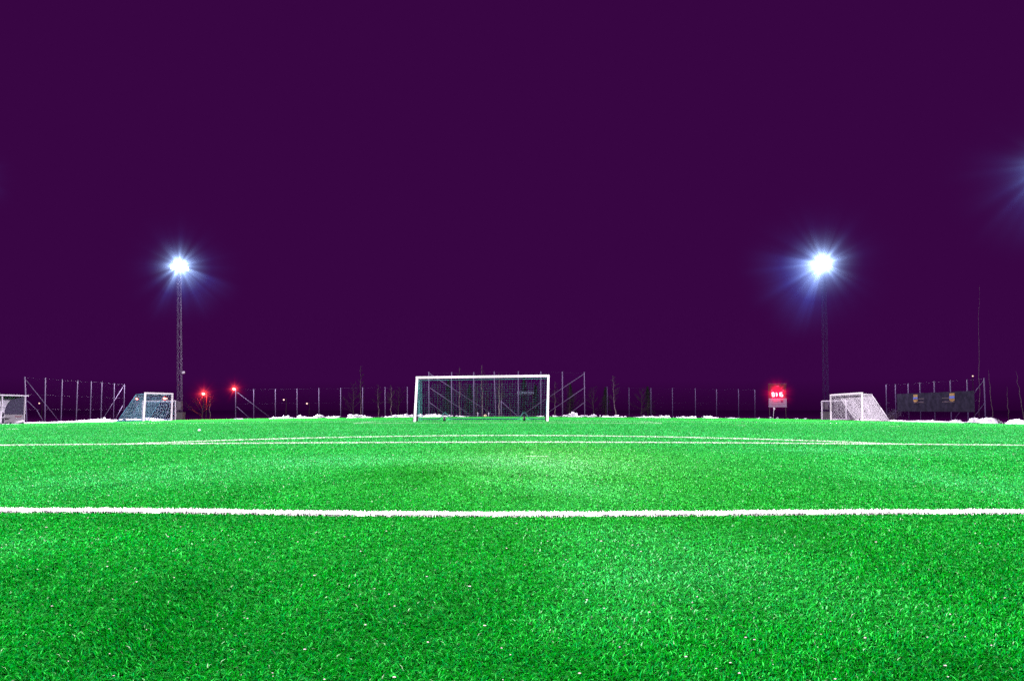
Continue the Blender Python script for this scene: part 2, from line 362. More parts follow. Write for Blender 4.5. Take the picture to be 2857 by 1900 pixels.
# ---------------------------------------------------------------- nets
def net_grid(mb, fn, nu, nv, r, sag=0.):
    P = [[Vector(fn(i/nu, j/nv)) for j in range(nv + 1)] for i in range(nu + 1)]
    for i in range(nu + 1):
        for j in range(nv + 1):
            if i < nu: mb.tube(P[i][j], P[i + 1][j], r, n=3, caps=False)
            if j < nv: mb.tube(P[i][j], P[i][j + 1], r, n=3, caps=False)
def goal(label, A, B, TA, TB, back, dtop, dbot, pw, netm, rearm, postm, cell, r, cat='goal', wheels=True, group=None, rear_r=.03, fold=False):
    """A,B feet of the posts, TA,TB their tops, back = unit vector away from the mouth"""
    A, B, TA, TB, back = map(Vector, (A, B, TA, TB, back))
    t = thing('football_goal', label, cat, (A + B)/2, group)
    sq = Vector(((B - A).y, -(B - A).x, 0)).normalized()
    for P_, T_ in ((A, TA), (B, TB)):
        mb = MB(); mb.bar(P_, T_, pw, pw, up=sq); mb.build('post', postm, t)
    mb = MB(); e = (TB - TA).normalized(); mb.bar(TA - e*pw/2 + Vector((0, 0, pw/2 + .002)), TB + e*pw/2 + Vector((0, 0, pw/2 + .002)), pw, pw); mb.build('crossbar', postm, t)
    bt = [TA + back*dtop - Vector((0, 0, .06)), TB + back*dtop - Vector((0, 0, .06))]
    bb = [Vector((*(P_ + back*dbot).xy, 0)) for P_ in (A, B)]
    for q in bb: q.z = gzf(q.x, q.y) + .10
    mb = MB()
    for P_, T_, q, s_ in ((A, TA, bb[0], bt[0]), (B, TB, bb[1], bt[1])):
        mb.tube(T_ - Vector((0, 0, .02)), s_, rear_r); mb.path([s_, s_ + (q - s_)*.5, q], rear_r); mb.tube(P_ + back*.06 + Vector((0, 0, .06)), q, rear_r*1.1)
    mb.tube(bb[0], bb[1], rear_r*1.1); mb.tube(bt[0], bt[1], rear_r*.6); mb.build('rear_frame', rearm, t)
    mb = MB(); Wd = (B - A).length; H = (TA - A).length; nu = int(Wd/cell); nv = int(H/cell)
    def backf(u, v):
        s_ = bt[0].lerp(bt[1], u); q = bb[0].lerp(bb[1], u); p = s_.lerp(q, v)
        k = math.sin(math.pi*v); p += back*(-.05*k + .03*math.sin(u*19)*k); p.z -= .05*math.sin(math.pi*v)*abs(math.sin(u*7)); return p
    net_grid(mb, backf, nu, int(nv*1.25), r)
    def topf(u, v): return TA.lerp(TB, u).lerp(bt[0].lerp(bt[1], u), v) - Vector((0, 0, .06*math.sin(math.pi*v)*abs(math.sin(u*9))))
    net_grid(mb, topf, nu, max(1, int(dtop/cell)), r)
    for P_, T_, q, s_ in ((A, TA, bb[0], bt[0]), (B, TB, bb[1], bt[1])):
        def sf(u, v):
            a = T_.lerp(P_, v); b = s_.lerp(q, v); p = a.lerp(b, u); p.z -= .05*math.sin(math.pi*u)*math.sin(math.pi*v); return p
        net_grid(mb, sf, int((dtop + dbot)/2/cell), nv, r)
    mb.build('net', netm, t)
    if fold:   # net heaped along the ground
        mb = MB()
        for k in range(46):
            u = k/45; p = bb[0].lerp(bb[1], u); mb.sphere(p + Vector((random.uniform(-.05, .05), random.uniform(-.1, .1), -.04)), .13, .12, random.uniform(.05, .10), 8, 5, .5, k)
        mb.build('net_hem', netm, t)
    if wheels:
        for u in (.20, .83):
            c = bb[0].lerp(bb[1], u); c.z = gzf(c.x, c.y) + .13; d = (bb[1] - bb[0]).normalized()
            mb = MB(); mb.tube(c - d*.06, c + d*.06, .13, n=16); wh = mb.build('wheel', M['rubber'], t)
            mb = MB(); mb.tube(c - d*.07, c + d*.07, .05, n=10); mb.build('hub', M['galv'], wh)
    return t
# centre goal, its frame leans a little
Yg = 44.2
A = pt(1157, 1175.5, Yg); B = pt(1527.5, 1173, Yg); A.z = gzf(A.x, Yg); B.z = gzf(B.x, Yg) + .015
TA = pt(1163.5, 1056.5, Yg); TB = pt(1530, 1051.5, Yg)
g1 = goal('full size white goal facing the camera in the middle of the pitch, with teal net', A, B, TA, TB, (0, 1, 0), .9, 2.1, .115, M['net_green'], M['net_green'], M['white'], .15, .0011, rear_r=.015)
# raised hem of the net over the wheels
mb = MB()
bA = A + Vector((.05, 2.1, 0)); bB = B + Vector((-.02, 2.1, 0)); pts = []
for i in range(120):
    u = i/119; p = bA.lerp(bB, u); z = .13
    for c in (.20, .83): z += .36*math.exp(-((u - c)/.028)**2)
    pts.append(Vector((p.x, p.y - .12, gzf(p.x, p.y) + z)))
mb.path(pts, .022); mb.build('net_hem', mat('dark_teal_rope', (.005, .12, .10), .7), g1)
mb = MB(); mb.bar(A + Vector((.1, .3, .02)), A + Vector((.1, .3, .32)), .1, .1); mb.build('foot_bracket', M['rubber'], g1)
mb = MB(); mb.box(A + Vector((-.09, .05, .09)), .05, .12, .18); mb.build('foot_pad', M['rubber'], g1)
mb = MB(); mb.box(B + Vector((-.10, .05, .12)), .07, .14, .24); mb.build('foot_bracket', M['rubber'], g1)
# side net folded against the left post
mb = MB()
for k in range(5):
    o_ = .10 + k*.05; mb.tube(A + Vector((o_, .3 + k*.15, .02)), TA + Vector((o_*.7, .2 + k*.08, -.05)), .005, n=4)
mb.build('side_net_fold', M['net_green'], g1)
# parked side goals
def gp(px, Y): p = pt(px, 1165, Y); p.z = gzf(p.x, Y); return p
A = gp(401, 70.9); B = gp(478.5, 77.8)
g2 = goal('full size white goal on the left sideline with turquoise net, side on', A, B, pt(405.5, 1098.5, 70.9), pt(481, 1100.5, 77.8), (-1, -.02, 0), .8, 2.25, .13, M['net_blue'], M['net_blue'], M['white'], .13, .0052, fold=True, rear_r=.028)
A = gp(2406, 70.5); B = gp(2318.5, 78.0)
g3 = goal('full size white goal with dense white net on the right sideline, side on', A, B, pt(2405, 1098.5, 70.5), pt(2318, 1104, 78.0), (1, 0, 0), .85, 2.35, .13, M['net_white'], M['net_white'], M['white'], .05, .0044, fold=True, rear_r=.04)
A = gp(398, 86.5); B = gp(489.5, 91.3)
goal('smaller goal standing behind the left turquoise-netted goal', A, B, pt(398, 1120, 86.5), pt(489.5, 1119.5, 91.3), (-1, 0, 0), .5, 1.2, .10, M['net_blue'], M['galv'], M['white_dim'], .2, .004, wheels=False)
A = gp(2361, 86.5); B = gp(2293.5, 91.4)
goal('smaller goal standing behind the right white-netted goal', A, B, pt(2360, 1118.5, 86.5), pt(2293, 1120.5, 91.4), (1, 0, 0), .7, 1.4, .11, M['galv'], M['galv'], M['white_dim'], .2, .004, wheels=False)

# ---------------------------------------------------------------- fences
def fence(label, posts, braces, wires, mesh_cell, m, r=.045, cat='fence'):
    """posts: (px, Y, top py, lean px)"""
    base0 = gp(posts[0][0], posts[0][1]); t = thing('chain_link_fence', label, cat, base0)
    P = []
    for px, Y, ty, ln in posts:
        a = gp(px, Y); b = pt(px + ln, ty, Y); P.append((a, b))
        mb = MB(); mb.tube(a - Vector((0, 0, .05)), b, r, n=8); mb.sphere(b, r*1.25, r*1.25, r*.8, 8, 4); mb.build('fence_post', m, t)
    for p, q in braces: MB().tube(p, q, r*.62, n=6).build('brace', m, t)
    for fr in wires:
        mb = MB()
        for (a, b), (c, d) in zip(P[:-1], P[1:]): mb.tube(a.lerp(b, fr), c.lerp(d, fr), .0015, n=4, caps=False)
        mb.build('wire', m, t)
    if mesh_cell:
        mb = MB()
        for (a, b), (c, d) in zip(P[:-1], P[1:]):
            H = (b - a).length; Wd = (c - a).length; nx = max(2, int(Wd/mesh_cell)); nh = H/mesh_cell
            for i in range(-int(nh), nx):
                for sgn in (1, -1):
                    u0, v0, u1, v1 = i/nx, 0., (i + nh)/nx, 1.
                    if u0 < 0: v0 = -i/nh; u0 = 0
                    if u1 > 1: v1 = (nx - i)/nh; u1 = 1
                    if sgn < 0: u0, u1 = 1 - u0, 1 - u1
                    mb.tube(a.lerp(b, v0).lerp(c.lerp(d, v0), u0), a.lerp(b, v1).lerp(c.lerp(d, v1), u1), .0004, n=3, caps=False)
        mb.build('wire_mesh', M['mesh_wire'], t)
    return t
XL = -43.9
def lx(px): return XL*F/(px - CX)*.998
L_ = [(76, 1052, -7), (126, 1055, .5), (171, 1059, 2.5), (213, 1062, 3.5), (252, 1064, 2.5), (282, 1066, 2), (317, 1070, 1.5), (345.5, 1072, 1.5)]
lpst = [(px, lx(px), ty, ln) for px, ty, ln in L_]
yy = [q[1] for q in lpst]
br = [(pt(71, 1058, yy[0] + .1), gp(168, yy[2])), (pt(345, 1076, yy[7]), gp(283, yy[5])), (pt(345, 1127, yy[7]), gp(319, yy[6])),
      (pt(76, 1118, yy[0] + .1), pt(103, 1144, (yy[0] + yy[1])/2)), (pt(103, 1144, (yy[0] + yy[1])/2), gp(123, yy[1]))]
fence('tall bare steel mesh fence on the left side, braced at both ends', lpst, br, (.30, .62, .985), .22, M['galv'])
YB = 100.
low_l = [657.5, 708, 768.5, 829, 890, 950.6, 1012, 1074.6, 1136.7]
ltop = [1086, 1086, 1085, 1084.5, 1083.5, 1082.5, 1081.5, 1080.5, 1079.5]
br = [(pt(660, 1093, YB), gp(757, YB)), (pt(660, 1134, YB), gp(698, YB))]
fence('low steel mesh fence at the far end, left of the centre goal', [(p, YB, t, 0) for p, t in zip(low_l, ltop)], br, (.5, .985), .25, M['galv'], .042)
tall = [(1196.8, 1038, 0), (1260, 1039, .3), (1322, 1039, 0), (1383, 1037, -4), (1446, 1037, 0), (1509, 1037, 0), (1569.5, 1037.5, -.5), (1631.5, 1039, -1.5)]
br = []
for y0, x1 in ((1042, 1383), (1081.5, 1319), (1122, 1252)): br.append((pt(1198, y0, YB), gp(x1, YB)))
for y0, x1 in ((1043, 1450), (1082, 1513), (1123, 1577)): br.append((pt(1630, y0, YB), gp(x1, YB)))
fence('tallest steel mesh ball-stop fence directly behind the centre goal', [(p, YB, t, l) for p, t, l in tall], br, (.5, .985), .2, M['galv'], .055)
low_r = [1694.5, 1755.5, 1816.5, 1876.5, 1940.5, 1999.5, 2061, 2106.5]
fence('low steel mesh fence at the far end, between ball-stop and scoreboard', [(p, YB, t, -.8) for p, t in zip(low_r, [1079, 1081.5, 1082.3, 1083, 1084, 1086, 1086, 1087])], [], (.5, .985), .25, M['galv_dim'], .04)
XR = 42.6
rp = [(2749, 1055, -3), (2701, 1059, -2.8), (2654, 1062, -2.5), (2609, 1064.5, -2.3), (2569, 1067.5, -2.2), (2536, 1070.5, -2.0), (2500, 1072, -1.6), (2474, 1073, -1.4)]
rpst = [(px, XR*F/(px - CX), ty, ln) for px, ty, ln in rp]; yr = [q[1] for q in rpst]
br = [(pt(2746, 1060, yr[0]), gp(2656, yr[2])), (pt(2748, 1124, yr[0]), gp(2704, yr[1]))]
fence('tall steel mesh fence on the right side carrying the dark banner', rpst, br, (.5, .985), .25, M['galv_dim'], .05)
# short braced post by the ball-stop fence
a = gp(1398.6, YB - 1.5); t = thing('short_post', 'short braced steel post in front of the ball-stop fence', 'post', a)
MB().tube(a, pt(1398.8, 1117, YB - 1.5), .05).build('pole', M['galv'], t); MB().tube(pt(1400, 1121, YB - 1.5), gp(1445, YB - 1.5), .035).build('brace', M['galv'], t)
for px, lab in ((1333, 'left white marker stick at the far end behind the goal net'), (1363.5, 'right white marker stick at the far end, by the brace foot')):
    a = gp(px, 97.5); t = thing('marker_stick', lab, 'marker', a)
    mb = MB(); mb.tube(a, a + Vector((0, 0, .5)), .035, n=8); mb.build('stick', M['white_dim'], t)
    mb = MB(); mb.box(a + Vector((0, 0, .40)), .14, .1, .14); mb.build('cap', M['white_dim'], t)
a = gp(1354, 97.5); mb = MB(); mb.sphere(a + Vector((0, 0, .13)), .2, .14, .13, 10, 6, .3, 3); mb.box(a + Vector((0, 0, .02)), .3, .2, .05)
tag(mb.build('bag', mat('pale_yellow_plastic', (.7, .55, .35), .5), loc=a), 'small pale yellow bag lying between the two marker sticks', 'bag')

# ---------------------------------------------------------------- text and emblem helper
def text_obj(s, size, origin, ux, uy, m, parent, name='lettering', off=.0, bold=0.):
    cu = bpy.data.curves.new('tmp', 'FONT'); cu.body = s; cu.size = size; cu.align_x = 'CENTER'; cu.align_y = 'CENTER'; cu.offset = bold; cu.extrude = .002
    ob = bpy.data.objects.new('tmp', cu); COL.objects.link(ob)
    dg = bpy.context.evaluated_depsgraph_get(); me = bpy.data.meshes.new_from_object(ob.evaluated_get(dg))
    bpy.data.objects.remove(ob); bpy.data.curves.remove(cu)
    ux = Vector(ux); uy = Vector(uy); nn = ux.cross(uy).normalized(); O = Vector(origin)
    mb = MB(); mb.add([O + ux*v.co.x + uy*v.co.y + nn*(v.co.z + off) for v in me.vertices], [tuple(p.vertices) for p in me.polygons])
    bpy.data.meshes.remove(me)
    return mb.build(name, m, parent)

# banner on the right fence
def bp_(px, frac, bulge=.06):   # point on the fence line
    Y = XR*F/(px - CX); return Vector((XR - bulge, Y, 0))
t0_, b0_ = pt(2508, 1099.5, XR*F/(2508 - CX)), pt(2508, 1147.5, XR*F/(2508 - CX))
t1_, b1_ = pt(2726, 1090, XR*F/(2726 - CX)), pt(2726, 1149, XR*F/(2726 - CX))
for q in (t0_, b0_, t1_, b1_): q.x = XR - .34
ban = thing('banner', 'long dark banner with two yellow and blue shields tied to the right fence', 'banner', gp(2620, XR*F/(2620 - CX)))
mb = MB(); nu, nv = 60, 10; vs = []
def banp(u, v, o=0.):
    p = t0_.lerp(t1_, u).lerp(b0_.lerp(b1_, u), v); k = math.sin(u*math.pi*9)
    p.x += -.03*abs(k)*math.sin(math.pi*v) - o + .015*math.sin(u*61); p.z += .02*math.sin(u*40)*(1 - v); return p
for i in range(nu + 1):
    for j in range(nv + 1): vs.append(banp(i/nu, j/nv))
mb.add(vs, [(i*(nv + 1) + j, (i + 1)*(nv + 1) + j, (i + 1)*(nv + 1) + j + 1, i*(nv + 1) + j + 1) for i in range(nu) for j in range(nv)], True)
mb.build('cloth', M['banner'], ban)
def upx(px):   # parameter along banner for an image column
    Y = XR*F/(px - CX); return (Y - t0_.y)/(t1_.y - t0_.y)
for xa, xb in ((2555.5, 2567.5), (2657, 2671.5)):
    ua, ub = upx(xa), upx(xb); um = (ua + ub)/2
    cr_ = thing_part = None
    mb = MB(); pts = [banp(ua, .07, .03), banp(ub, .07, .03), banp(ub, .42, .03), banp(um, .50, .03), banp(ua, .42, .03)]; mb.add(pts, [(0, 1, 2, 3, 4)])
    c_ob = mb.build('shield', M['yellow'], ban)
    mb = MB(); mb.add([banp(ua, .21, .042), banp(ub, .21, .042), banp(ub, .335, .042), banp(ua, .335, .042)], [(0, 1, 2, 3)]); mb.build('blue_band', M['blue'], c_ob)
def ragged(pts_fn, n_):            # one smeared, unreadable line of print as a single ragged strip
    mb = MB(); vs = []
    for k in range(n_ + 1):
        lo = random.uniform(0, .25); hi = random.uniform(.55, 1) if k % 3 else .3
        vs += [pts_fn(k/n_, lo), pts_fn(k/n_, hi)]
    return mb.add(vs, [(2*k, 2*k + 2, 2*k + 3, 2*k + 1) for k in range(n_)])
for uc in (.20, .58):   # faint unreadable print between the shields
    for v, hh in ((.26, .09), (.44, .10)):
        ragged(lambda a, b: banp(uc + .05 + a*.15, v + hh*(1 - b), .03), 24).build('faded_print', M['maroon'], ban)

# faint sign far behind the goal
sp_ = pt(1466, 1096, 108.); t = thing('sign', 'faint pale sign lettering beyond the ball-stop fence, right of centre', 'sign', gp(1466, 108.))
text_obj('KLIMATEN', .46, sp_, (1.05, 0, 0), (0, 0, 1), mat('sign_letter', (.16, .2, .3), .6), t, bold=.004)
mb = MB(); g_ = gp(1446, 108.05)
for px in (1446, 1486): q = gp(px, 108.06); mb.tube(q, Vector((q.x, q.y, sp_.z + .3)), .03)
mb.bar(Vector((g_.x, 108.06, sp_.z - .22)), Vector((gp(1486, 108.06).x, 108.06, sp_.z - .22)), .04, .04); mb.build('sign_frame', M['bark'], t)

# ---------------------------------------------------------------- scoreboard
YS = 99.0
def sp(px, py, d=0.): return pt(px, py, YS - d)
sb = thing('scoreboard', 'electronic scoreboard with glowing red clock above a pale sponsor panel on two thin legs', 'scoreboard', gp(2170, YS))
def rect(mb, x0, y0, x1, y1, d, thick):
    mb.prism([sp(x0, y0, d), sp(x1, y0, d), sp(x1, y1, d), sp(x0, y1, d)], (0, thick, 0))
mb = MB(); rect(mb, 2144.5, 1071.5, 2193.5, 1110.2, .1, .2); fr = mb.build('display_case', M['board'], sb)
mb = MB(); mb.bar(sp(2144, 1070.8, .1), sp(2194, 1070.2, .1), .22, .06); mb.build('top_trim', M['galv_dim'], fr)
mb = MB(); rect(mb, 2145.5, 1111.2, 2195, 1136.0, .1, .12); pn = mb.build('sponsor_panel', M['sponsor'], sb)
for px in (2148, 2193):
    a = gp(px, YS + .1); mb = MB(); mb.tube(a, Vector((a.x, a.y + .12, sp(px, 1070).z)), .05); mb.build('leg', M['bark'], sb)
SEG = {'0': 'abcdef', '1': 'bc', '5': 'afgcd', '4': 'fgbc'}
def digit(ch, x0, y0, wpx, hpx):
    mb = MB(); sl = 1.2
    def q(u, v): return sp(x0 + u*wpx + (v)*sl*1.0, y0 + v*hpx, .16)
    S = dict(a=((0, 0), (1, 0)), b=((1, 0), (1, .5)), c=((1, .5), (1, 1)), d=((0, 1), (1, 1)), e=((0, .5), (0, 1)), f=((0, 0), (0, .5)), g=((0, .5), (1, .5)))
    for k in SEG[ch]: mb.bar(q(*S[k][0]), q(*S[k][1]), .07, .065)
    mb.build('digit', M['digit'], sb)
for ch, x0 in (('0', 2154.0), ('1', 2160.5), ('1', 2170.5), ('5', 2177.5)): digit(ch, x0, 1095.3, 5.0, 10.5)
for y in (1098.5, 1103):
    mb = MB(); mb.box(sp(2168, y, .16), .12, .06, .10); mb.build('colon_dot', M['digit'], sb)
for s_, px in (('O', 2154), ('H', 2184.2)): text_obj(s_, .30, sp(px, 1089.5, .12), (1, 0, 0), (0, 0, 1), M['dim_letter'], sb, off=.01, bold=.006)
mb = MB()
for dx in (-1.6, 1.4): mb.box(sp(2169.5 + dx, 1077.2, .12), .10, .03, .10)
mb.build('indicator_dots', M['dim_letter'], sb)
for row, y in enumerate((1117.2, 1121.8)):
    ragged(lambda a, b: sp(2153.5 + row + a*22, y + 1.2 - 2.4*b, .115), 26).build('print_line', M['print_'], pn)
mb = MB(); rect(mb, 2151, 1127.0, 2192, 1127.6, .115, .01); rect(mb, 2153, 1130.4, 2184, 1131.2, .115, .01); mb.build('thin_lines', M['print_'], pn)
mb = MB(); mb.prism([sp(2177.8, 1115.3, .12), sp(2185.6, 1115.3, .12), sp(2185.6, 1121.5, .12), sp(2183.8, 1123.6, .12), sp(2181.7, 1124.4, .12), sp(2179.6, 1123.6, .12), sp(2177.8, 1121.5, .12)], (0, .01, 0)); mb.build('crest', M['print_'], pn)

# corner flag
a = gp(2157.5, 93.); t = thing('corner_flag', 'white corner flag hanging limp on a thin pole before the scoreboard', 'flag', a)
tp = pt(2159, 1136, 93.); MB().tube(a, tp, .022).build('pole', M['white_dim'], t)
mb = MB(); P3 = [tp + Vector(v) for v in ((0.02, 0, 0), (.07, -.02, -.08), (.17, -.03, -.17), (.10, .02, -.27), (.03, 0, -.42), (0.01, 0, -.2))]
mb.prism(P3, (0, .015, 0)); mb.build('flag_cloth', M['white'], t)

# ---------------------------------------------------------------- dugout
XF = -36.5; Y0, Y1 = 52.6, 59.8
dz0 = gzf(-37, 57) + .02
dg_ = thing('team_shelter', 'curved clear-roofed team shelter with bench at the left picture edge', 'shelter', (XF - .7, (Y0 + Y1)/2, dz0))
prof = [(0.0, 2.02), (.35, 2.02), (.7, 1.93), (1.0, 1.75), (1.22, 1.50), (1.36, 1.2), (1.42, .95), (1.42, .68)]
def dp(d, y, z): return Vector((XF - d, y, dz0 + z))
mb = MB(); ny = 2
vs = [dp(d, y, z) for y in (Y0, Y1) for d, z in prof]; n_ = len(prof)
mb.add(vs, [(i, i + 1, n_ + i + 1, n_ + i) for i in range(n_ - 1)], True); mb.build('curved_roof_sheet', M['poly'], dg_)
mb = MB(); mb.add([dp(0, Y1 - .03, .68)] + [dp(d*.985, Y1 - .03, z*.99) for d, z in prof], [tuple(range(n_ + 1))]); mb.build('end_window', M['poly_dark'], dg_)
mb = MB(); mb.prism([dp(0, Y1 - .035, .66), dp(1.42, Y1 - .035, .66), dp(1.42, Y1 - .035, .06), dp(0, Y1 - .035, .06)], (0, .03, 0)); lowp = mb.build('lower_end_panel', M['panel'], dg_)
ragged(lambda a, b: dp(.62 - a*.5, Y1 - .045, .46 + .13*b), 18).build('faded_print', M['redprint'], lowp)
mb = MB(); mb.prism([dp(1.43, Y0, .66), dp(1.43, Y1, .66), dp(1.43, Y1, .06), dp(1.43, Y0, .06)], (-.03, 0, 0)); mb.build('lower_back_panel', M['poly'], dg_)
for y in (Y0, (Y0 + 57.1)/2 + .1, 57.1, Y1):
    mb = MB(); mb.bar(dp(-.03, y, -.0), dp(-.03, y, 2.0), .08, .08); mb.build('front_post', M['white_dim'], dg_)
for y in (Y0, 54.8, 57.1, 58.6, Y1 - .04):
    mb = MB(); mb.path([dp(d - .02, y, z - .02) for d, z in prof], .022); mb.build('roof_rib', M['bark'] if y < Y1 - .1 else M['galv_dim'], dg_)
mb = MB(); mb.bar(dp(-.05, Y0, 2.06), dp(-.05, Y1 + .35, 2.06), .10, .09); mb.build('roof_beam', M['white_dim'], dg_)
for z, d in ((.67, 1.39), (1.2, 1.33), (1.76, .96)):
    mb = MB(); mb.bar(dp(d, Y0, z), dp(d, Y1, z), .03, .03); mb.build('rail', M['galv_dim'], dg_)
mb = MB(); mb.bar(dp(-.03, Y0, .05), dp(-.03, Y1, .05), .07, .07); mb.bar(dp(1.40, Y0, .03), dp(1.40, Y1, .03), .06, .06); mb.bar(dp(.0, Y1 - .1, .03), dp(1.4, Y1 - .1, .03), .06, .06); mb.build('base_rail', M['bench'], dg_)
mb = MB(); mb.prism([dp(.75, Y0, .43), dp(1.25, Y0, .43), dp(1.25, Y0, .39), dp(.75, Y0, .39)], (0, Y1 - Y0 - .35, 0)); mb.build('bench_seat', M['bench'], dg_)
mb = MB(); mb.prism([dp(1.26, Y0, .80), dp(1.30, Y0, .80), dp(1.30, Y0, .50), dp(1.26, Y0, .50)], (0, Y1 - Y0 - .35, 0)); mb.build('bench_back', M['bench'], dg_)
for y in np.arange(Y0 + .5, Y1 - .2, 1.1):
    mb = MB(); mb.box(dp(1.0, y, .22), .40, .42, .34); mb.build('bench_leg', M['bench'], dg_)
for d, y in ((.0, Y1 - .1), (0, 57.2), (.9, Y1 - .1), (0, 55)):
    mb = MB(); c = dp(d, y, .0); mb.tube(c + Vector((-.03, 0, .02)), c + Vector((.03, 0, .02)), .09, n=12); mb.build('wheel', M['rubber'], dg_)

# ---------------------------------------------------------------- snow
def pile(label, px0, px1, Y, hs, m=None, depth=.6, dens=1., cat='snow pile', seed=0, name='snow_pile', group='ploughed snow piles along the pitch edge'):
    """hs: list of (px, height in m): outline of the heap"""
    a0 = ground_edge(px0, Y); a1 = ground_edge(px1, Y); R = random.Random(seed + int(px0))
    mid = (a0 + a1)/2; mb = MB(); Ln = (a1 - a0).length
    d = (a1 - a0).normalized(); nrm = Vector((-d.y, d.x, 0))
    if nrm.y < 0: nrm = -nrm
    N_ = max(6, int(Ln/.22*dens))
    hx = [h_[0] for h_ in hs]; hy = [h_[1] for h_ in hs]
    # low continuous bed
    nb = max(4, int(Ln/.35)); vs = []; K = 7
    for i in range(nb + 1):
        u = i/nb; px = px0 + (px1 - px0)*u; H = float(np.interp(px, hx, hy)); fade = min(1, 4*u*(nb/8), 4*(1 - u)*(nb/8))
        for k in range(K + 1):
            v = k/K; q = a0.lerp(a1, u) + nrm*(v - .25)*depth*2*(.6 + .4*fade)
            z = gzf(q.x, q.y) - .05 + max(0, math.sin(math.pi*v))*(H*.62 + .07)*fade*(.75 + .5*noise.noise(Vector((q.x*2.3, q.y*2.3, seed)))); vs.append((q.x, q.y, z))
    mb.add(vs, [(i*(K + 1) + k, (i + 1)*(K + 1) + k, (i + 1)*(K + 1) + k + 1, i*(K + 1) + k + 1) for i in range(nb) for k in range(K)], True)
    for i in range(N_):
        u = R.random(); px = px0 + (px1 - px0)*u; H = float(np.interp(px, hx, hy))
        s_ = R.uniform(.35, 1.0)*min(max(H*.55, .05), .26); q = a0.lerp(a1, u) + nrm*R.uniform(-.1, .9)*depth
        z = gzf(q.x, q.y) + max(0, R.random()*(H - s_*.8))
        mb.sphere((q.x, q.y, z), s_*R.uniform(.9, 1.7), s_*R.uniform(.8, 1.3), s_*R.uniform(.7, 1.05), 10, 7, .75, R.random()*50)
    return tag(mb.build(name, m or M['snow'], loc=mid), label, cat, group)
def ground_edge(px, Y):
    return gp(px, Y)
YE = 97.3
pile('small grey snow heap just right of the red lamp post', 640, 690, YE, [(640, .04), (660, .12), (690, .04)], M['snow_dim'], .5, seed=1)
pile('lumpy grey-white snow heap from the low fence brace to the third fence post', 745, 818, YE, [(745, .10), (752, .25), (765, .16), (785, .33), (800, .36), (818, .12)], seed=2)
pile('lumpy snow heap left of the middle of the left low fence', 820, 900, YE, [(820, .15), (832, .5), (842, .34), (860, .22), (872, .3), (890, .46), (900, .2)], seed=3)
pile('flatter snow heap at the fourth fence post left of the goal', 903, 950, YE, [(903, .2), (915, .33), (930, .36), (945, .3), (950, .1)], seed=4)
pile('long snow heap tapering rightwards, well left of the goal', 960, 1045, YE, [(960, .2), (975, .5), (995, .4), (1010, .28), (1022, .34), (1045, .05)], seed=5)
pile('tall chunky snow heap ending at the left goalpost', 1060, 1158, YE, [(1060, .1), (1095, .25), (1108, .58), (1115, .6), (1122, .35), (1135, .55), (1150, .4), (1158, .45)], seed=6)
pile('tall chunky snow heap seen through the left half of the goal net', 1162, 1265, YE, [(1162, .4), (1180, .35), (1200, .45), (1212, .72), (1220, .5), (1235, .28), (1265, .2)], seed=7)
pile('thin flat snow ridge seen through the middle of the goal net', 1266, 1312, YE, [(1266, .2), (1285, .16), (1312, .03)], seed=8)
pile('little snow heap just inside the right goalpost', 1498, 1520, YE, [(1498, .1), (1506, .26), (1520, .04)], seed=9)
pile('low smooth snow heap just outside the right goalpost', 1532, 1568, YE, [(1532, .06), (1545, .2), (1568, .03)], seed=10)
pile('tallest cluster of snow chunks in front of the last tall fence post', 1572, 1634, YE, [(1572, .1), (1582, .62), (1590, .4), (1600, .64), (1612, .45), (1620, .22), (1628, .35), (1634, .15)], seed=11)
pile('pointed snow heap between the ball-stop fence and the first low post', 1636, 1668, YE, [(1636, .3), (1648, .62), (1655, .4), (1668, .1)], seed=12)
pile('broad snow heap at the first low fence post on the right', 1670, 1752, YE, [(1670, .1), (1685, .42), (1695, .44), (1705, .2), (1717, .34), (1730, .18), (1745, .24), (1752, .04)], seed=13)
pile('even snow heap at the third low fence post on the right', 1770, 1880, YE, [(1770, .05), (1790, .26), (1805, .28), (1830, .2), (1845, .3), (1860, .3), (1880, .1)], seed=14)
pile('snow heap at the fourth low fence post with a peak beside the fifth', 1884, 1950, YE, [(1884, .15), (1905, .26), (1920, .12), (1938, .5), (1950, .1)], seed=15)
pile('last white snow heap before the dark corner near the scoreboard', 1955, 2014, YE, [(1955, .1), (1972, .4), (1985, .26), (2014, .08)], seed=16)
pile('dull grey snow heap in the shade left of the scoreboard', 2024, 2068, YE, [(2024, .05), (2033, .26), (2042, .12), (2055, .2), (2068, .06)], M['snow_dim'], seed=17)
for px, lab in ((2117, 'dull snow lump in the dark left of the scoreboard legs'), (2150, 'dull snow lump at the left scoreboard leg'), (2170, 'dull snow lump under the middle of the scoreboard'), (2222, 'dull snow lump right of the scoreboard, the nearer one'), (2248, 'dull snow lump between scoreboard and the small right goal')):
    pile(lab, px - 6, px + 6, YE, [(px - 6, .04), (px, .2), (px + 6, .04)], M['snow_dim'], .3, seed=18)
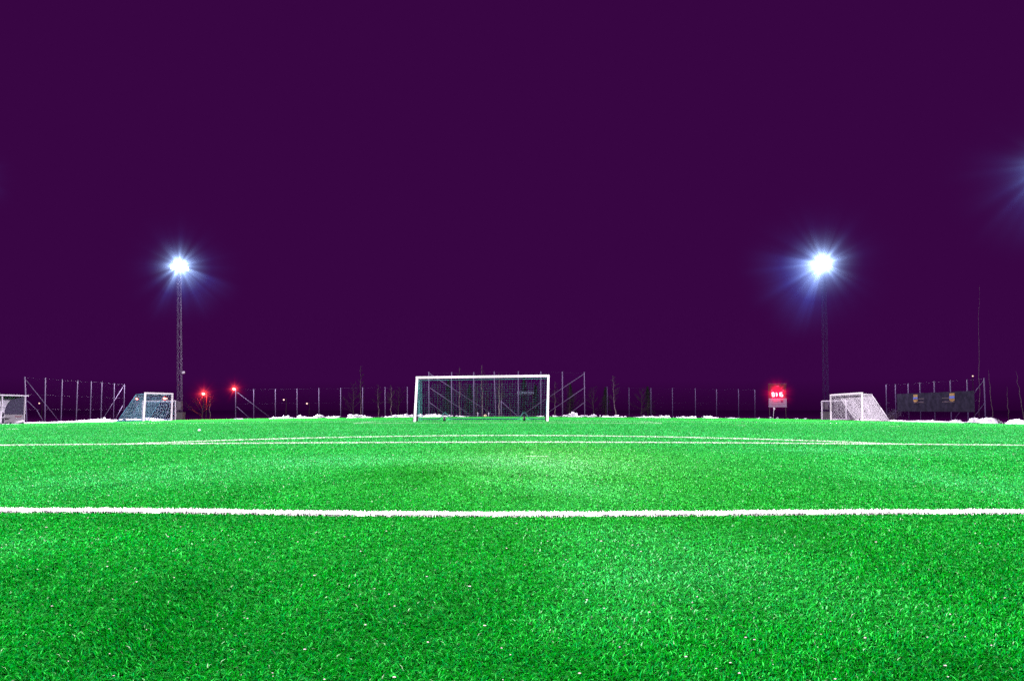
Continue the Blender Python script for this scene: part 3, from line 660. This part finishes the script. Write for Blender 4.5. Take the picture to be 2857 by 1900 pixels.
# banks along the side fences
def side_bank(label, X, ya, yb, prof_, wide, seed, m=None):
    mb = MB(); R = random.Random(seed); n_ = int(abs(yb - ya)/.4); K = 8; vs = []
    for i in range(n_ + 1):
        y = ya + (yb - ya)*i/n_; H = float(np.interp(y, [p[0] for p in prof_], [p[1] for p in prof_])); xo = float(np.interp(y, [ya, yb], [X[0], X[1]]))
        for k in range(K + 1):
            v = k/K; x = xo + wide*v; z = gzf(x, y) - .03 + math.sin(math.pi*v)*H*(.75 + .6*noise.noise(Vector((x*1.7, y*1.7, seed)))) + (.05 if 0 < k < K else 0); vs.append((x, y, z))
    mb.add(vs, [(i*(K + 1) + k, (i + 1)*(K + 1) + k, (i + 1)*(K + 1) + k + 1, i*(K + 1) + k + 1) for i in range(n_) for k in range(K)], True)
    for i in range(int(n_*1.4)):
        u = R.random(); y = ya + (yb - ya)*u; H = float(np.interp(y, [p[0] for p in prof_], [p[1] for p in prof_])); xo = X[0] + (X[1] - X[0])*u
        s_ = R.uniform(.3, 1)*min(max(H*.5, .05), .3); x = xo + wide*R.uniform(.2, .8)
        mb.sphere((x, y, gzf(x, y) + R.random()*max(0, H - s_*.4)), s_*1.2, s_*1.2, s_, 10, 7, .7, R.random()*40)
    return tag(mb.build('snow_bank', m or M['snow'], loc=((X[0] + X[1])/2, (ya + yb)/2, gzf(X[0], ya))), label, 'snow bank')
side_bank('long low snow bank along the left edge of the pitch, running past the shelter', (-38.3, -39.2), 50, 92, [(50, .10), (66, .10), (72, .12), (78, .3), (80, .15), (88, .3), (92, .1)], -1.9, 3)
side_bank('low snow bank along the right edge below the banner', (36.0, 36.2), 64, 84, [(64, .05), (67, .08), (70, .16), (72.5, .12), (74, .05), (77, .12), (84, .04)], 1.5, 5)
def mound(label, px, Y, rx, h_, seed):
    c = gp(px, Y); mb = MB(); R = random.Random(seed); n1, n2 = 40, 26; vs = []
    for i in range(n1 + 1):
        for j in range(n2 + 1):
            u = i/n1*2 - 1; v = j/n2*2 - 1; r_ = math.hypot(u, v); x = c.x + u*rx; y = c.y + v*rx*.7
            nz_ = noise.noise(Vector((u*2.2 + seed, v*2.2, 1)))*.35 + noise.noise(Vector((u*6 + seed, v*6, 2)))*.16 + noise.noise(Vector((u*14, v*14, seed)))*.06
            z = gzf(x, y) - .08 + h_*max(0, 1 - r_**2.2)**.8*(1 + nz_); vs.append((x, y, z))
    mb.add(vs, [(i*(n2 + 1) + j, (i + 1)*(n2 + 1) + j, (i + 1)*(n2 + 1) + j + 1, i*(n2 + 1) + j + 1) for i in range(n1) for j in range(n2)], True)
    for i in range(26):
        a_ = R.uniform(0, 6.28); rr = R.uniform(.4, 1)*rx; x = c.x + math.cos(a_)*rr; y = c.y + math.sin(a_)*rr*.7; s_ = R.uniform(.05, .16)*h_*1.6
        mb.sphere((x, y, gzf(x, y) + h_*max(0, 1 - (rr/rx)**2)*.7), s_*1.2, s_, s_*.9, 9, 6, .7, i*3.1)
    return tag(mb.build('snow_mound', M['snow'], loc=c), label, 'snow mound')
mound('big rounded snow mound at the foot of the last fence post on the right', 2755, 66, 1.15, .52, 2)
mound('smaller rounded snow mound touching the left side of the big right mound', 2719, 66.5, .62, .48, 4)
mound('snow mound cut by the right edge of the picture', 2836, 60, .85, .42, 7)
mound('small peaked snow mound below the second shield of the banner', 2668, 68, .7, .30, 9)
mb = MB(); c = ground_at(556, 1203); mb.sphere(c + Vector((0, 0, .04)), .045, .045, .035, 10, 6, .4, 3)
tag(mb.build('snow_lump', M['snow'], loc=c), 'single small white lump lying alone on the left of the pitch', 'snow lump')

# ---------------------------------------------------------------- glow around lamps, added as self-emitting spheres
def glow_mat(name, core, fall, cnear, cfar, R, lobe=None, kl=0., lobe2=None):
    m = bpy.data.materials.new(name); m.use_nodes = True; nt = m.node_tree; nt.nodes.clear(); L = nt.links.new
    def math_(op, a, b=None, c=None, clamp=False):
        n = nt.nodes.new('ShaderNodeMath'); n.operation = op; n.use_clamp = clamp
        for i, q in enumerate((a, b, c)):
            if q is None: continue
            if isinstance(q, (int, float)): n.inputs[i].default_value = q
            else: L(q, n.inputs[i])
        return n.outputs[0]
    tc = nt.nodes.new('ShaderNodeTexCoord'); P = tc.outputs['Object']
    ln = nt.nodes.new('ShaderNodeVectorMath'); ln.operation = 'LENGTH'; L(P, ln.inputs[0]); r = ln.outputs['Value']
    nrm = nt.nodes.new('ShaderNodeVectorMath'); nrm.operation = 'NORMALIZE'; L(P, nrm.inputs[0])
    rr = math_('MAXIMUM', r, core)
    e = math_('POWER', math_('DIVIDE', core, rr), fall)
    # star rays painted into the glow
    nz = nt.nodes.new('ShaderNodeTexNoise'); nz.inputs['Scale'].default_value = 3.6; nz.inputs['Detail'].default_value = 2
    L(nrm.outputs[0], nz.inputs['Vector'])
    stq = math_('MULTIPLY', math_('POWER', nz.outputs['Fac'], 6.0), 40.0)
    e = math_('MULTIPLY', e, math_('ADD', .35, stq))
    if lobe is not None:
        dt = nt.nodes.new('ShaderNodeVectorMath'); dt.operation = 'DOT_PRODUCT'; L(nrm.outputs[0], dt.inputs[0]); dt.inputs[1].default_value = Vector(lobe).normalized()
        lb = math_('MULTIPLY', math_('POWER', math_('MAXIMUM', dt.outputs['Value'], 0.0), 2.5), math_('ADD', .15, math_('MULTIPLY', stq, .9)))
        e = math_('ADD', e, math_('MULTIPLY', lb, math_('MULTIPLY', math_('POWER', math_('DIVIDE', core, rr), 1.2), kl)))
    cut = math_('POWER', math_('SUBTRACT', 1.0, math_('DIVIDE', r, R), clamp=True), 2.0)
    e = math_('MULTIPLY', e, cut)
    mr = nt.nodes.new('ShaderNodeMapRange'); mr.inputs['From Min'].default_value = core; mr.inputs['From Max'].default_value = R*.45; L(r, mr.inputs['Value'])
    mx = nt.nodes.new('ShaderNodeMix'); mx.data_type = 'RGBA'; L(mr.outputs[0], mx.inputs[0]); mx.inputs[6].default_value = (*cnear, 1); mx.inputs[7].default_value = (*cfar, 1)
    em = nt.nodes.new('ShaderNodeEmission'); L(mx.outputs[2], em.inputs['Color']); L(e, em.inputs['Strength'])
    o = nt.nodes.new('ShaderNodeOutputMaterial'); L(em.outputs[0], o.inputs['Volume']); return m, em
def glow_sphere(label, c, R, core, strength, fall, cnear, cfar, lobe=None, kl=0.):
    m, em = glow_mat('lamp_glow', core, fall, cnear, cfar, R, lobe, kl)
    nt = m.node_tree; l = em.inputs['Strength'].links[0].from_socket; mu = nt.nodes.new('ShaderNodeMath'); mu.operation = 'MULTIPLY'; mu.inputs[1].default_value = strength
    nt.links.new(l, mu.inputs[0]); nt.links.new(mu.outputs[0], em.inputs['Strength'])
    mb = MB(); mb.sphere(c, R, R, R, 24, 16); o = mb.build('glow_sphere', m, loc=c); tag(o, label, 'glow_sphere', kind='stuff')
    return o

# ---------------------------------------------------------------- floodlight masts
def mast(label, base, top, aim, seed, side, mm='mast'):
    base = Vector(base); top = Vector(top); t = thing('floodlight_mast', label, 'floodlight mast', base, 'floodlight masts around the pitch')
    ax = (top - base); H = ax.length; n_ = ax.normalized(); ux = Vector((1, 0, 0)); uy = n_.cross(ux).normalized(); ux = uy.cross(n_)
    def cpt(h, sx, sy):
        w_ = .235 - .06*h/H; k = base + n_*h; return k + ux*sx*w_ + uy*sy*w_
    mb = MB()
    for sx_, sy_ in ((-1, -1), (1, -1), (1, 1), (-1, 1)): mb.tube(cpt(1.0, sx_, sy_), cpt(H - .6, sx_, sy_), .014, .012, n=6)
    mb.build('mast_leg_frame', M[mm], t)
    mb = MB(); h = 1.1; k = 0
    crn = [(-1, -1), (1, -1), (1, 1), (-1, 1)]
    while h < H - 1.3:
        h2 = h + .70
        for i in range(4):
            a, b = crn[i], crn[(i + 1) % 4]
            if k % 2: a, b = b, a
            mb.tube(cpt(h, *a), cpt(h2, *b), .008, n=4, caps=False)
        h = h2; k += 1
    mb.build('lattice_bracing', M[mm], t)
    mb = MB(); mb.box(base + Vector((0, 0, .42)), .95, .9, 1.1); mb.build('concrete_footing', M['concrete'], t)
    mb = MB()
    for i in range(4):
        a, b = crn[i], crn[(i + 1) % 4]; p1, p2, p3, p4 = (cpt(1.25, *a), cpt(1.25, *b), cpt(2.3, *b), cpt(2.3, *a))
        off_ = ((p1 + p2)/2 - (base + n_*1.25)).normalized()*.05; mb.add([q + off_ for q in (p1, p2, p3, p4)], [(0, 1, 2, 3)])
    mb.build('climb_guard', M['guard'], t)
    mb = MB(); mb.tube(cpt(1.2, 1, -1) + ux*.12, cpt(H - 1, 1, -1) + ux*.10, .012, n=6); mb.build('cable_pipe', M[mm], t)
    aim = Vector(aim); fw = (aim - top); fw.z = 0; fw.normalize(); sd = Vector((-fw.y, fw.x, 0))
    for dz in (-.35, .35):
        mb = MB(); mb.bar(top - sd*1.0 + Vector((0, 0, dz)), top + sd*1.0 + Vector((0, 0, dz)), .08, .08); mb.build('crossarm', M[mm], t)
    for dz, offs in ((-.35, (-.75, 0, .75)), (.35, (-.4, .4))):
        for o_ in offs:
            c = top + sd*o_ + Vector((0, 0, dz)) + fw*.18; d = (aim - c).normalized(); u_ = d.cross(sd).normalized(); s_ = .24
            mb = MB(); q = [c + sd*a*s_ + u_*b*s_*.8 for a, b in ((-1, -1), (1, -1), (1, 1), (-1, 1))]
            q2 = [c - d*.22 + sd*a*s_*.5 + u_*b*s_*.4 for a, b in ((-1, -1), (1, -1), (1, 1), (-1, 1))]
            mb.add(q + q2, [(0, 1, 5, 4), (1, 2, 6, 5), (2, 3, 7, 6), (3, 0, 4, 7), (4, 5, 6, 7)]); fl = mb.build('floodlight', M['galv_dim'], t)
            mb = MB(); mb.add([v + d*.004 for v in q], [(0, 1, 2, 3)]); mb.build('lamp_glass', M['lens'], fl)
    return t
def spot(t, top, aim, power, size=math.radians(150), color=(1, .90, .99), blend=.6, rad=.35):
    ld = bpy.data.lights.new('floodlight_beam', 'SPOT'); ld.energy = power; ld.spot_size = size; ld.spot_blend = blend; ld.color = color; ld.shadow_soft_size = rad
    o = bpy.data.objects.new('floodlight_beam', ld); COL.objects.link(o); top = Vector(top); aim = Vector(aim)
    o.parent = t; o.location = top - Vector(OFF[t.name]) + (aim - top).normalized()*.7
    o.rotation_euler = (aim - top).to_track_quat('-Z', 'Y').to_euler(); return o
bL = gp(502, 100.); tL = pt(500, 741, 100.)
m1 = mast('left tall lattice floodlight mast with dazzling white lamps and a small side lamp', bL, tL, (-8, 50, 0), 1, 1)
c = pt(512, 1038, 99.6); mb = MB(); mb.tube(pt(506, 1037.5, 99.6), c, .03); mb.sphere(c, .20, .2, .10, 12, 6); mb.box(c - Vector((0, 0, .12)), .28, .28, .16); mb.build('side_lamp', M['white_dim'], m1)
bR = gp(2304, 100.); tR = pt(2296, 735, 100.)
m2 = mast('right tall lattice floodlight mast with dazzling white lamps, fading into the dark below', bR, tR, (8, 50, 0), 2, -1, 'mast_shaded')
bNL = Vector((-42.5, 60, gzf(-42, 60))); tNL = bNL + Vector((0, 0, 19.2))
m3 = mast('nearer left floodlight mast standing just outside the left picture edge', bNL, tNL, (-6, 25, 0), 3, 1)
bNR = Vector((39.9, 57.5, gzf(39, 57))); tNR = bNR + Vector((0, 0, 19.2))
m4 = mast('nearer right floodlight mast standing just outside the right picture edge', bNR, tNR, (6, 25, 0), 4, -1)
PW = 128000
spot(m1, tL, (-8, 45, 0), PW*1.5); spot(m2, tR, (8, 45, 0), PW*1.0)
spot(m3, tNL, (-8, 30, 0), PW*1.3); spot(m4, tNR, (8, 30, 0), PW*1.3)
for i, (x, y, lab, k) in enumerate(((-40, -18, 'unseen rear left floodlight mast behind the camera', 1.9), (40, -18, 'unseen rear right floodlight mast behind the camera', 1.9))):  # unseen pair, set behind and boosted to fill the fronts with light
    b_2 = Vector((x, y, gzf(x, y))); t_2 = b_2 + Vector((0, 0, 19)); mm = mast(lab, b_2, t_2, (0, 30, 0), 5 + i, 1)
    spot(mm, t_2, (-x*.2, 25, 0), PW*k*1.3)
WN = (.85, .93, 1.0); BF = (.04, .09, .50)
glow_sphere('added bright glow around the left mast lamps', tL, 9.0, .72, 2.6, 3.0, (.42, .62, 1), BF, (.55, -.35, -.75), .55)
glow_sphere('added bright glow around the right mast lamps', tR, 11.5, .84, 2.8, 3.0, (.42, .62, 1), BF, (-.80, -.30, -.55), .65)
glow_sphere('added glow from the nearer left mast entering the picture edge', tNL, 4.4, .5, 1.2, 3.0, (.5, .7, 1), BF, (.8, -.4, -.5), .6)
glow_sphere('added glow from the nearer right mast entering the picture edge', tNR, 8.5, .5, .6, 3.0, (.3, .5, .9), (.04, .10, .5), (-.7, -.3, -.75), 2.4)
hz = sp(2169, 1098, 1.1)
glow_sphere('red glow around the scoreboard clock', hz, 2.7, .9, 1.1, 2.6, (1, .0, .05), (.6, 0, .05))

# ---------------------------------------------------------------- street lamps beyond
def street_lamp(label, px, py, Y, r, lens, hz_=None, arm=.35):
    a = gp(px + arm*F/Y, Y); c = pt(px, py, Y); t = thing('street_lamp', label, 'street lamp', a, 'small lamps in the dark beyond the pitch')
    tp = Vector((a.x, a.y, c.z + .15)); mb = MB(); mb.tube(a, tp, .06, .04); mb.tube(tp, c + Vector((0, 0, .15)), .03); mb.build('pole', M['bark'], t)
    mb = MB(); mb.sphere(c + Vector((0, 0, .10)), r*1.6, r*1.2, r*.6, 10, 6); hd = mb.build('lamp_head', M['galv_dim'], t)
    mb = MB(); mb.sphere(c - Vector((0, .05, 0)), r, r, r, 12, 8); mb.build('lamp_bulb', lens, t)
    return t, c
RN, RF = (1, .06, .05), (.55, .0, .03)
t, c = street_lamp('red lamp glowing above a bare tree right of the left mast', 568, 1098, 112., .20, M['red_lens']); glow_sphere('red glow around the lamp over the bare tree', c, 3.2, .30, 3.0, 2.3, RN, RF)
ld = bpy.data.lights.new('red_lamp_light', 'POINT'); ld.energy = 2500; ld.color = (1, .04, .03); ld.shadow_soft_size = .2; lo = bpy.data.objects.new('red_lamp_light', ld); COL.objects.link(lo); lo.parent = t; lo.location = c + Vector((0, -.3, -.1)) - Vector(OFF[t.name])
t, c = street_lamp('red lamp glowing beside the end post of the low left fence', 653.5, 1084.5, 104., .20, M['red_lens'], arm=.15); glow_sphere('red glow around the lamp at the fence end', c, 2.6, .28, 2.8, 2.4, RN, RF)
ld = bpy.data.lights.new('red_lamp_light', 'POINT'); ld.energy = 250; ld.color = (1, .1, .06); ld.shadow_soft_size = .2; lo = bpy.data.objects.new('red_lamp_light', ld); COL.objects.link(lo); lo.parent = t; lo.location = c + Vector((0, -.3, -.1)) - Vector(OFF[t.name])
t, c = street_lamp('red lamp seen through the side net of the left goal', 382, 1112, 125., .16, M['red_lens']); glow_sphere('red glow seen through the left side net', c, 1.3, .2, 1.2, 2.6, RN, RF)
t, c = street_lamp('red lamp seen through the mouth of the left goal', 460, 1110.5, 125., .22, M['red_lens']); glow_sphere('red glow seen through the left goal mouth', c, 1.5, .22, 1.2, 2.6, RN, RF)
for px, py, lab, s_ in ((466, 1111.5, 'small pale lamp close right of the red lamp in the left goal mouth', .10), (110, 1125, 'tiny white lamp in the dark beside the team shelter', .10), (792, 1115, 'tiny white-orange lamp between the third and fourth low fence posts', .13), (856.5, 1125.5, 'tiny orange lamp lower right of the white-orange one', .13), (2713.5, 1049, 'tiny reddish lamp high in the dark above the banner end', .10)):
    street_lamp(lab, px, py, 135., s_, M['far_lens'])

# ---------------------------------------------------------------- trees
def bare_tree(label, px, Y, top_py, lean=0., r=.09, seed=0, m='birch', crown=True, low=.35, spread=1.2, group='bare trees beyond the far fence'):
    R = random.Random(seed*13 + 5); a = gp(px, Y); b = pt(px + lean, top_py, Y); t = thing('bare_tree', label, 'tree', a, group)
    n_ = 9; P = [a.lerp(b, i/n_) + Vector((R.uniform(-1, 1)*.10*(0 < i < n_), 0, 0)) for i in range(n_ + 1)]
    mb = MB()
    for i in range(n_): mb.tube(P[i], P[i + 1], r*(1 - .85*i/n_), r*(1 - .85*(i + 1)/n_), n=7, caps=False)
    mb.build('trunk', M[m], t)
    if crown:
        mb = MB(); H = (b - a).length
        def branch(p, d, l, rr, dep):
            q = p + d*l; mb.tube(p, q, rr, rr*.5, n=4, caps=False)
            if dep == 0: return
            for _ in range(R.choice((2, 3, 3))):
                d2 = (d + Vector((R.uniform(-.7, .7), R.uniform(-.7, .7), R.uniform(-.1, .6)))).normalized(); branch(p.lerp(q, R.uniform(.35, 1)), d2, l*R.uniform(.5, .75), rr*.5, dep - 1)
        for k in range(16):
            f = low + (1 - low)*k/16; i = min(n_ - 1, int(f*n_)); p = P[i].lerp(P[i + 1], f*n_ - i); az_ = R.uniform(0, 6.28)
            branch(p, Vector((math.cos(az_), math.sin(az_)*.8, R.uniform(.3, 1.1))).normalized(), spread*(1.15 - f)*R.uniform(.7, 1.2), .022, 2)
        mb.build('crown', M['twig'], t)
    return t
def spruce(label, px, Y, top_py, wid, seed, group='spruces beyond the far fence'):
    R = random.Random(seed); a = gp(px, Y); b = pt(px, top_py, Y); t = thing('spruce_tree', label, 'tree', a, group); H = b.z - a.z
    MB().tube(a, b, .12, .02, n=7).build('trunk', M['bark'], t)
    mb = MB()
    for k in range(1500):
        f = R.random()**.8; z = a.z + H*(.08 + .92*f); rad = wid*(1 - f)*(.55 + .45*math.sin(f*34)**2)*R.random()**.5 + .04; az_ = R.uniform(0, 6.28)
        c = Vector((a.x + math.cos(az_)*rad, a.y + math.sin(az_)*rad, z - rad*.35)); s_ = R.uniform(.10, .22)
        d = Vector((math.cos(az_), math.sin(az_), R.uniform(-.6, .1))); w_ = Vector((-math.sin(az_), math.cos(az_), R.uniform(-.4, .4)))*.35
        mb.add([c - d*s_*.4 - w_*s_, c + d*s_, c - d*s_*.4 + w_*s_], [(0, 1, 2)])
    mb.build('crown', M['needle'], t); return t
bt_ = [
 (986, 108, 1070, 0, .06, 'bare', 'thin bare tree behind the low fence, sixth gap left of the goal'),
 (1008, 110, 1020, -2, .06, 'birch', 'tall thin birch just left of the seventh low fence post'),
 (1056, 109, 1074, 0, .06, 'birch', 'thin birch midway between the last-but-two low posts left of the goal'),
 (1092, 107, 1074, -2, .07, 'birch', 'pale leaning birch right of the eighth low fence post'),
 (1112, 112, 1080, 0, .06, 'bare', 'dim bare tree left of the last low post before the goal'),
 (1222, 112, 1060, 2, .07, 'bare', 'dim bushy bare tree behind the first gap of the ball-stop fence'),
 (1282, 106, 1026, 0, .07, 'birch', 'tall pale birch rising above the crossbar left of goal centre'),
 (1299, 113, 1062, 0, .06, 'bare', 'dim bare tree between the pale birch and the third tall post'),
 (1328, 109, 1070, 1, .07, 'bare', 'bare tree close right of the third tall fence post'),
 (1345.5, 108, 1018, -1, .075, 'birch', 'tallest birch rising above the crossbar at goal centre'),
 (1357, 111, 1060, 3, .06, 'bare', 'dim leaning bare tree right of the tallest central birch'),
 (1393, 105, 1040, -1.5, .085, 'birch', 'brightest speckled birch trunk beside the short braced post'),
 (1400, 110, 1043, 0, .05, 'birch', 'thin birch directly behind the short braced post'),
 (1424, 113, 1066, 0, .06, 'bare', 'dim bare tree left of the faint sign'),
 (1549, 110, 1065, 0, .06, 'birch', 'thin birch outside the right goalpost before the last tall gap'),
 (1590, 114, 1066, 0, .06, 'bare', 'dim bare tree inside the last gap of the ball-stop fence'),
 (1655, 112, 1078, 1, .06, 'bare', 'dim bare tree between ball-stop fence and first low post'),
 (1718, 106, 1048, -8, .06, 'birch', 'leaning thin birch between the first two low posts on the right'),
 (1790, 113, 1082, 1, .06, 'bare', 'dim bare tree between the second and third low posts on the right'),
]
for i, (px, Y, ty, ln, r, kd, lab) in enumerate(bt_):
    bare_tree(lab, px, Y, ty, ln, r, i + 1, 'birch' if kd == 'birch' else 'bark', True, .35 if kd == 'birch' else .1, 1.0 if kd == 'birch' else 1.7)
for i, (px, Y, ty, wd_, lab) in enumerate(((1250, 118, 1058, 1.6, 'dark spruce seen in the left half of the goal'), (1310, 121, 1072, 1.5, 'dark spruce left of goal centre behind the birches'), (1462, 116, 1052, 1.9, 'broad dark spruce standing over the faint sign'), (1494, 120, 1072, 1.6, 'small dark spruce inside the right half of the goal'), (1592, 122, 1070, 1.4, 'dark spruce right of the goal behind the ball-stop fence'), (1690, 118, 1080, 1.5, 'dark spruce behind the first low post on the right'), (1808, 120, 1078, 1.6, 'dark spruce behind the third low post on the right'))):
    spruce(lab, px, Y, ty, wd_, i + 3)
bare_tree('bare round-crowned tree lit red under the left red lamp', 565, 111, 1100, 3, .10, 41, 'bark', True, .12, 1.9, group=None)
bare_tree('slim birch lit red just right of the red-lit tree', 586, 111.5, 1097, -1, .06, 42, 'birch', False, group=None)
GR = 'slim birches beyond the right fence'
bare_tree('very tall thin birch rising high above the banner', 2731, 82, 795, 1, .022, 31, 'bark', False, group=GR)
bare_tree('thin leaning birch just right of the last right fence post', 2770, 78, 1030, -13, .04, 32, 'bark', False, group=GR)
bare_tree('thin dim birch midway between fence end and picture edge', 2814, 86, 1080, -4, .05, 33, 'bark', False, group=GR)
bare_tree('leaning reddish birch near the right picture edge', 2858, 76, 1035, -24, .04, 34, 'bark', False, group=GR)
# low frosted bush by the right goal
R = random.Random(5); a = gp(2492, 80.); t = thing('bush', 'low frosty bush in the dark behind the right goal', 'bush', a); mb = MB(); mb2 = MB()
for k in range(26):
    d = Vector((R.uniform(-1, 1), R.uniform(-.6, .6), R.uniform(.6, 1.5))).normalized(); l = R.uniform(.6, 1.35); mb.tube(a + Vector((R.uniform(-.5, .5), 0, 0)), a + d*l + Vector((R.uniform(-.5, .5), 0, 0)), .014, .006, n=4)
for k in range(420):
    c = a + Vector((R.gauss(0, .5), R.gauss(0, .3), abs(R.gauss(.65, .32)))); s_ = R.uniform(.02, .05); mb2.add([c, c + Vector((s_, 0, s_*R.uniform(-1, 1))), c + Vector((0, s_*.4, s_))], [(0, 1, 2)])
mb.build('twigs', M['bark'], t); mb2.build('foliage', mat('frosted_leaves', (.12, .10, .18), .8), t)

# ---------------------------------------------------------------- render settings
sc.render.engine = 'CYCLES'
sc.cycles.use_denoising = False
sc.cycles.max_bounces = 4; sc.cycles.diffuse_bounces = 0; sc.cycles.glossy_bounces = 2; sc.cycles.transparent_max_bounces = 12; sc.cycles.volume_bounces = 0
sc.cycles.sample_clamp_indirect = 2.0
sc.cycles.caustics_reflective = False; sc.cycles.caustics_refractive = False
sc.view_settings.view_transform = 'Standard'; sc.view_settings.look = 'None'; sc.view_settings.exposure = 0; sc.view_settings.gamma = 1
for o in list(bpy.data.objects):
    if '_o' in o: del o['_o']
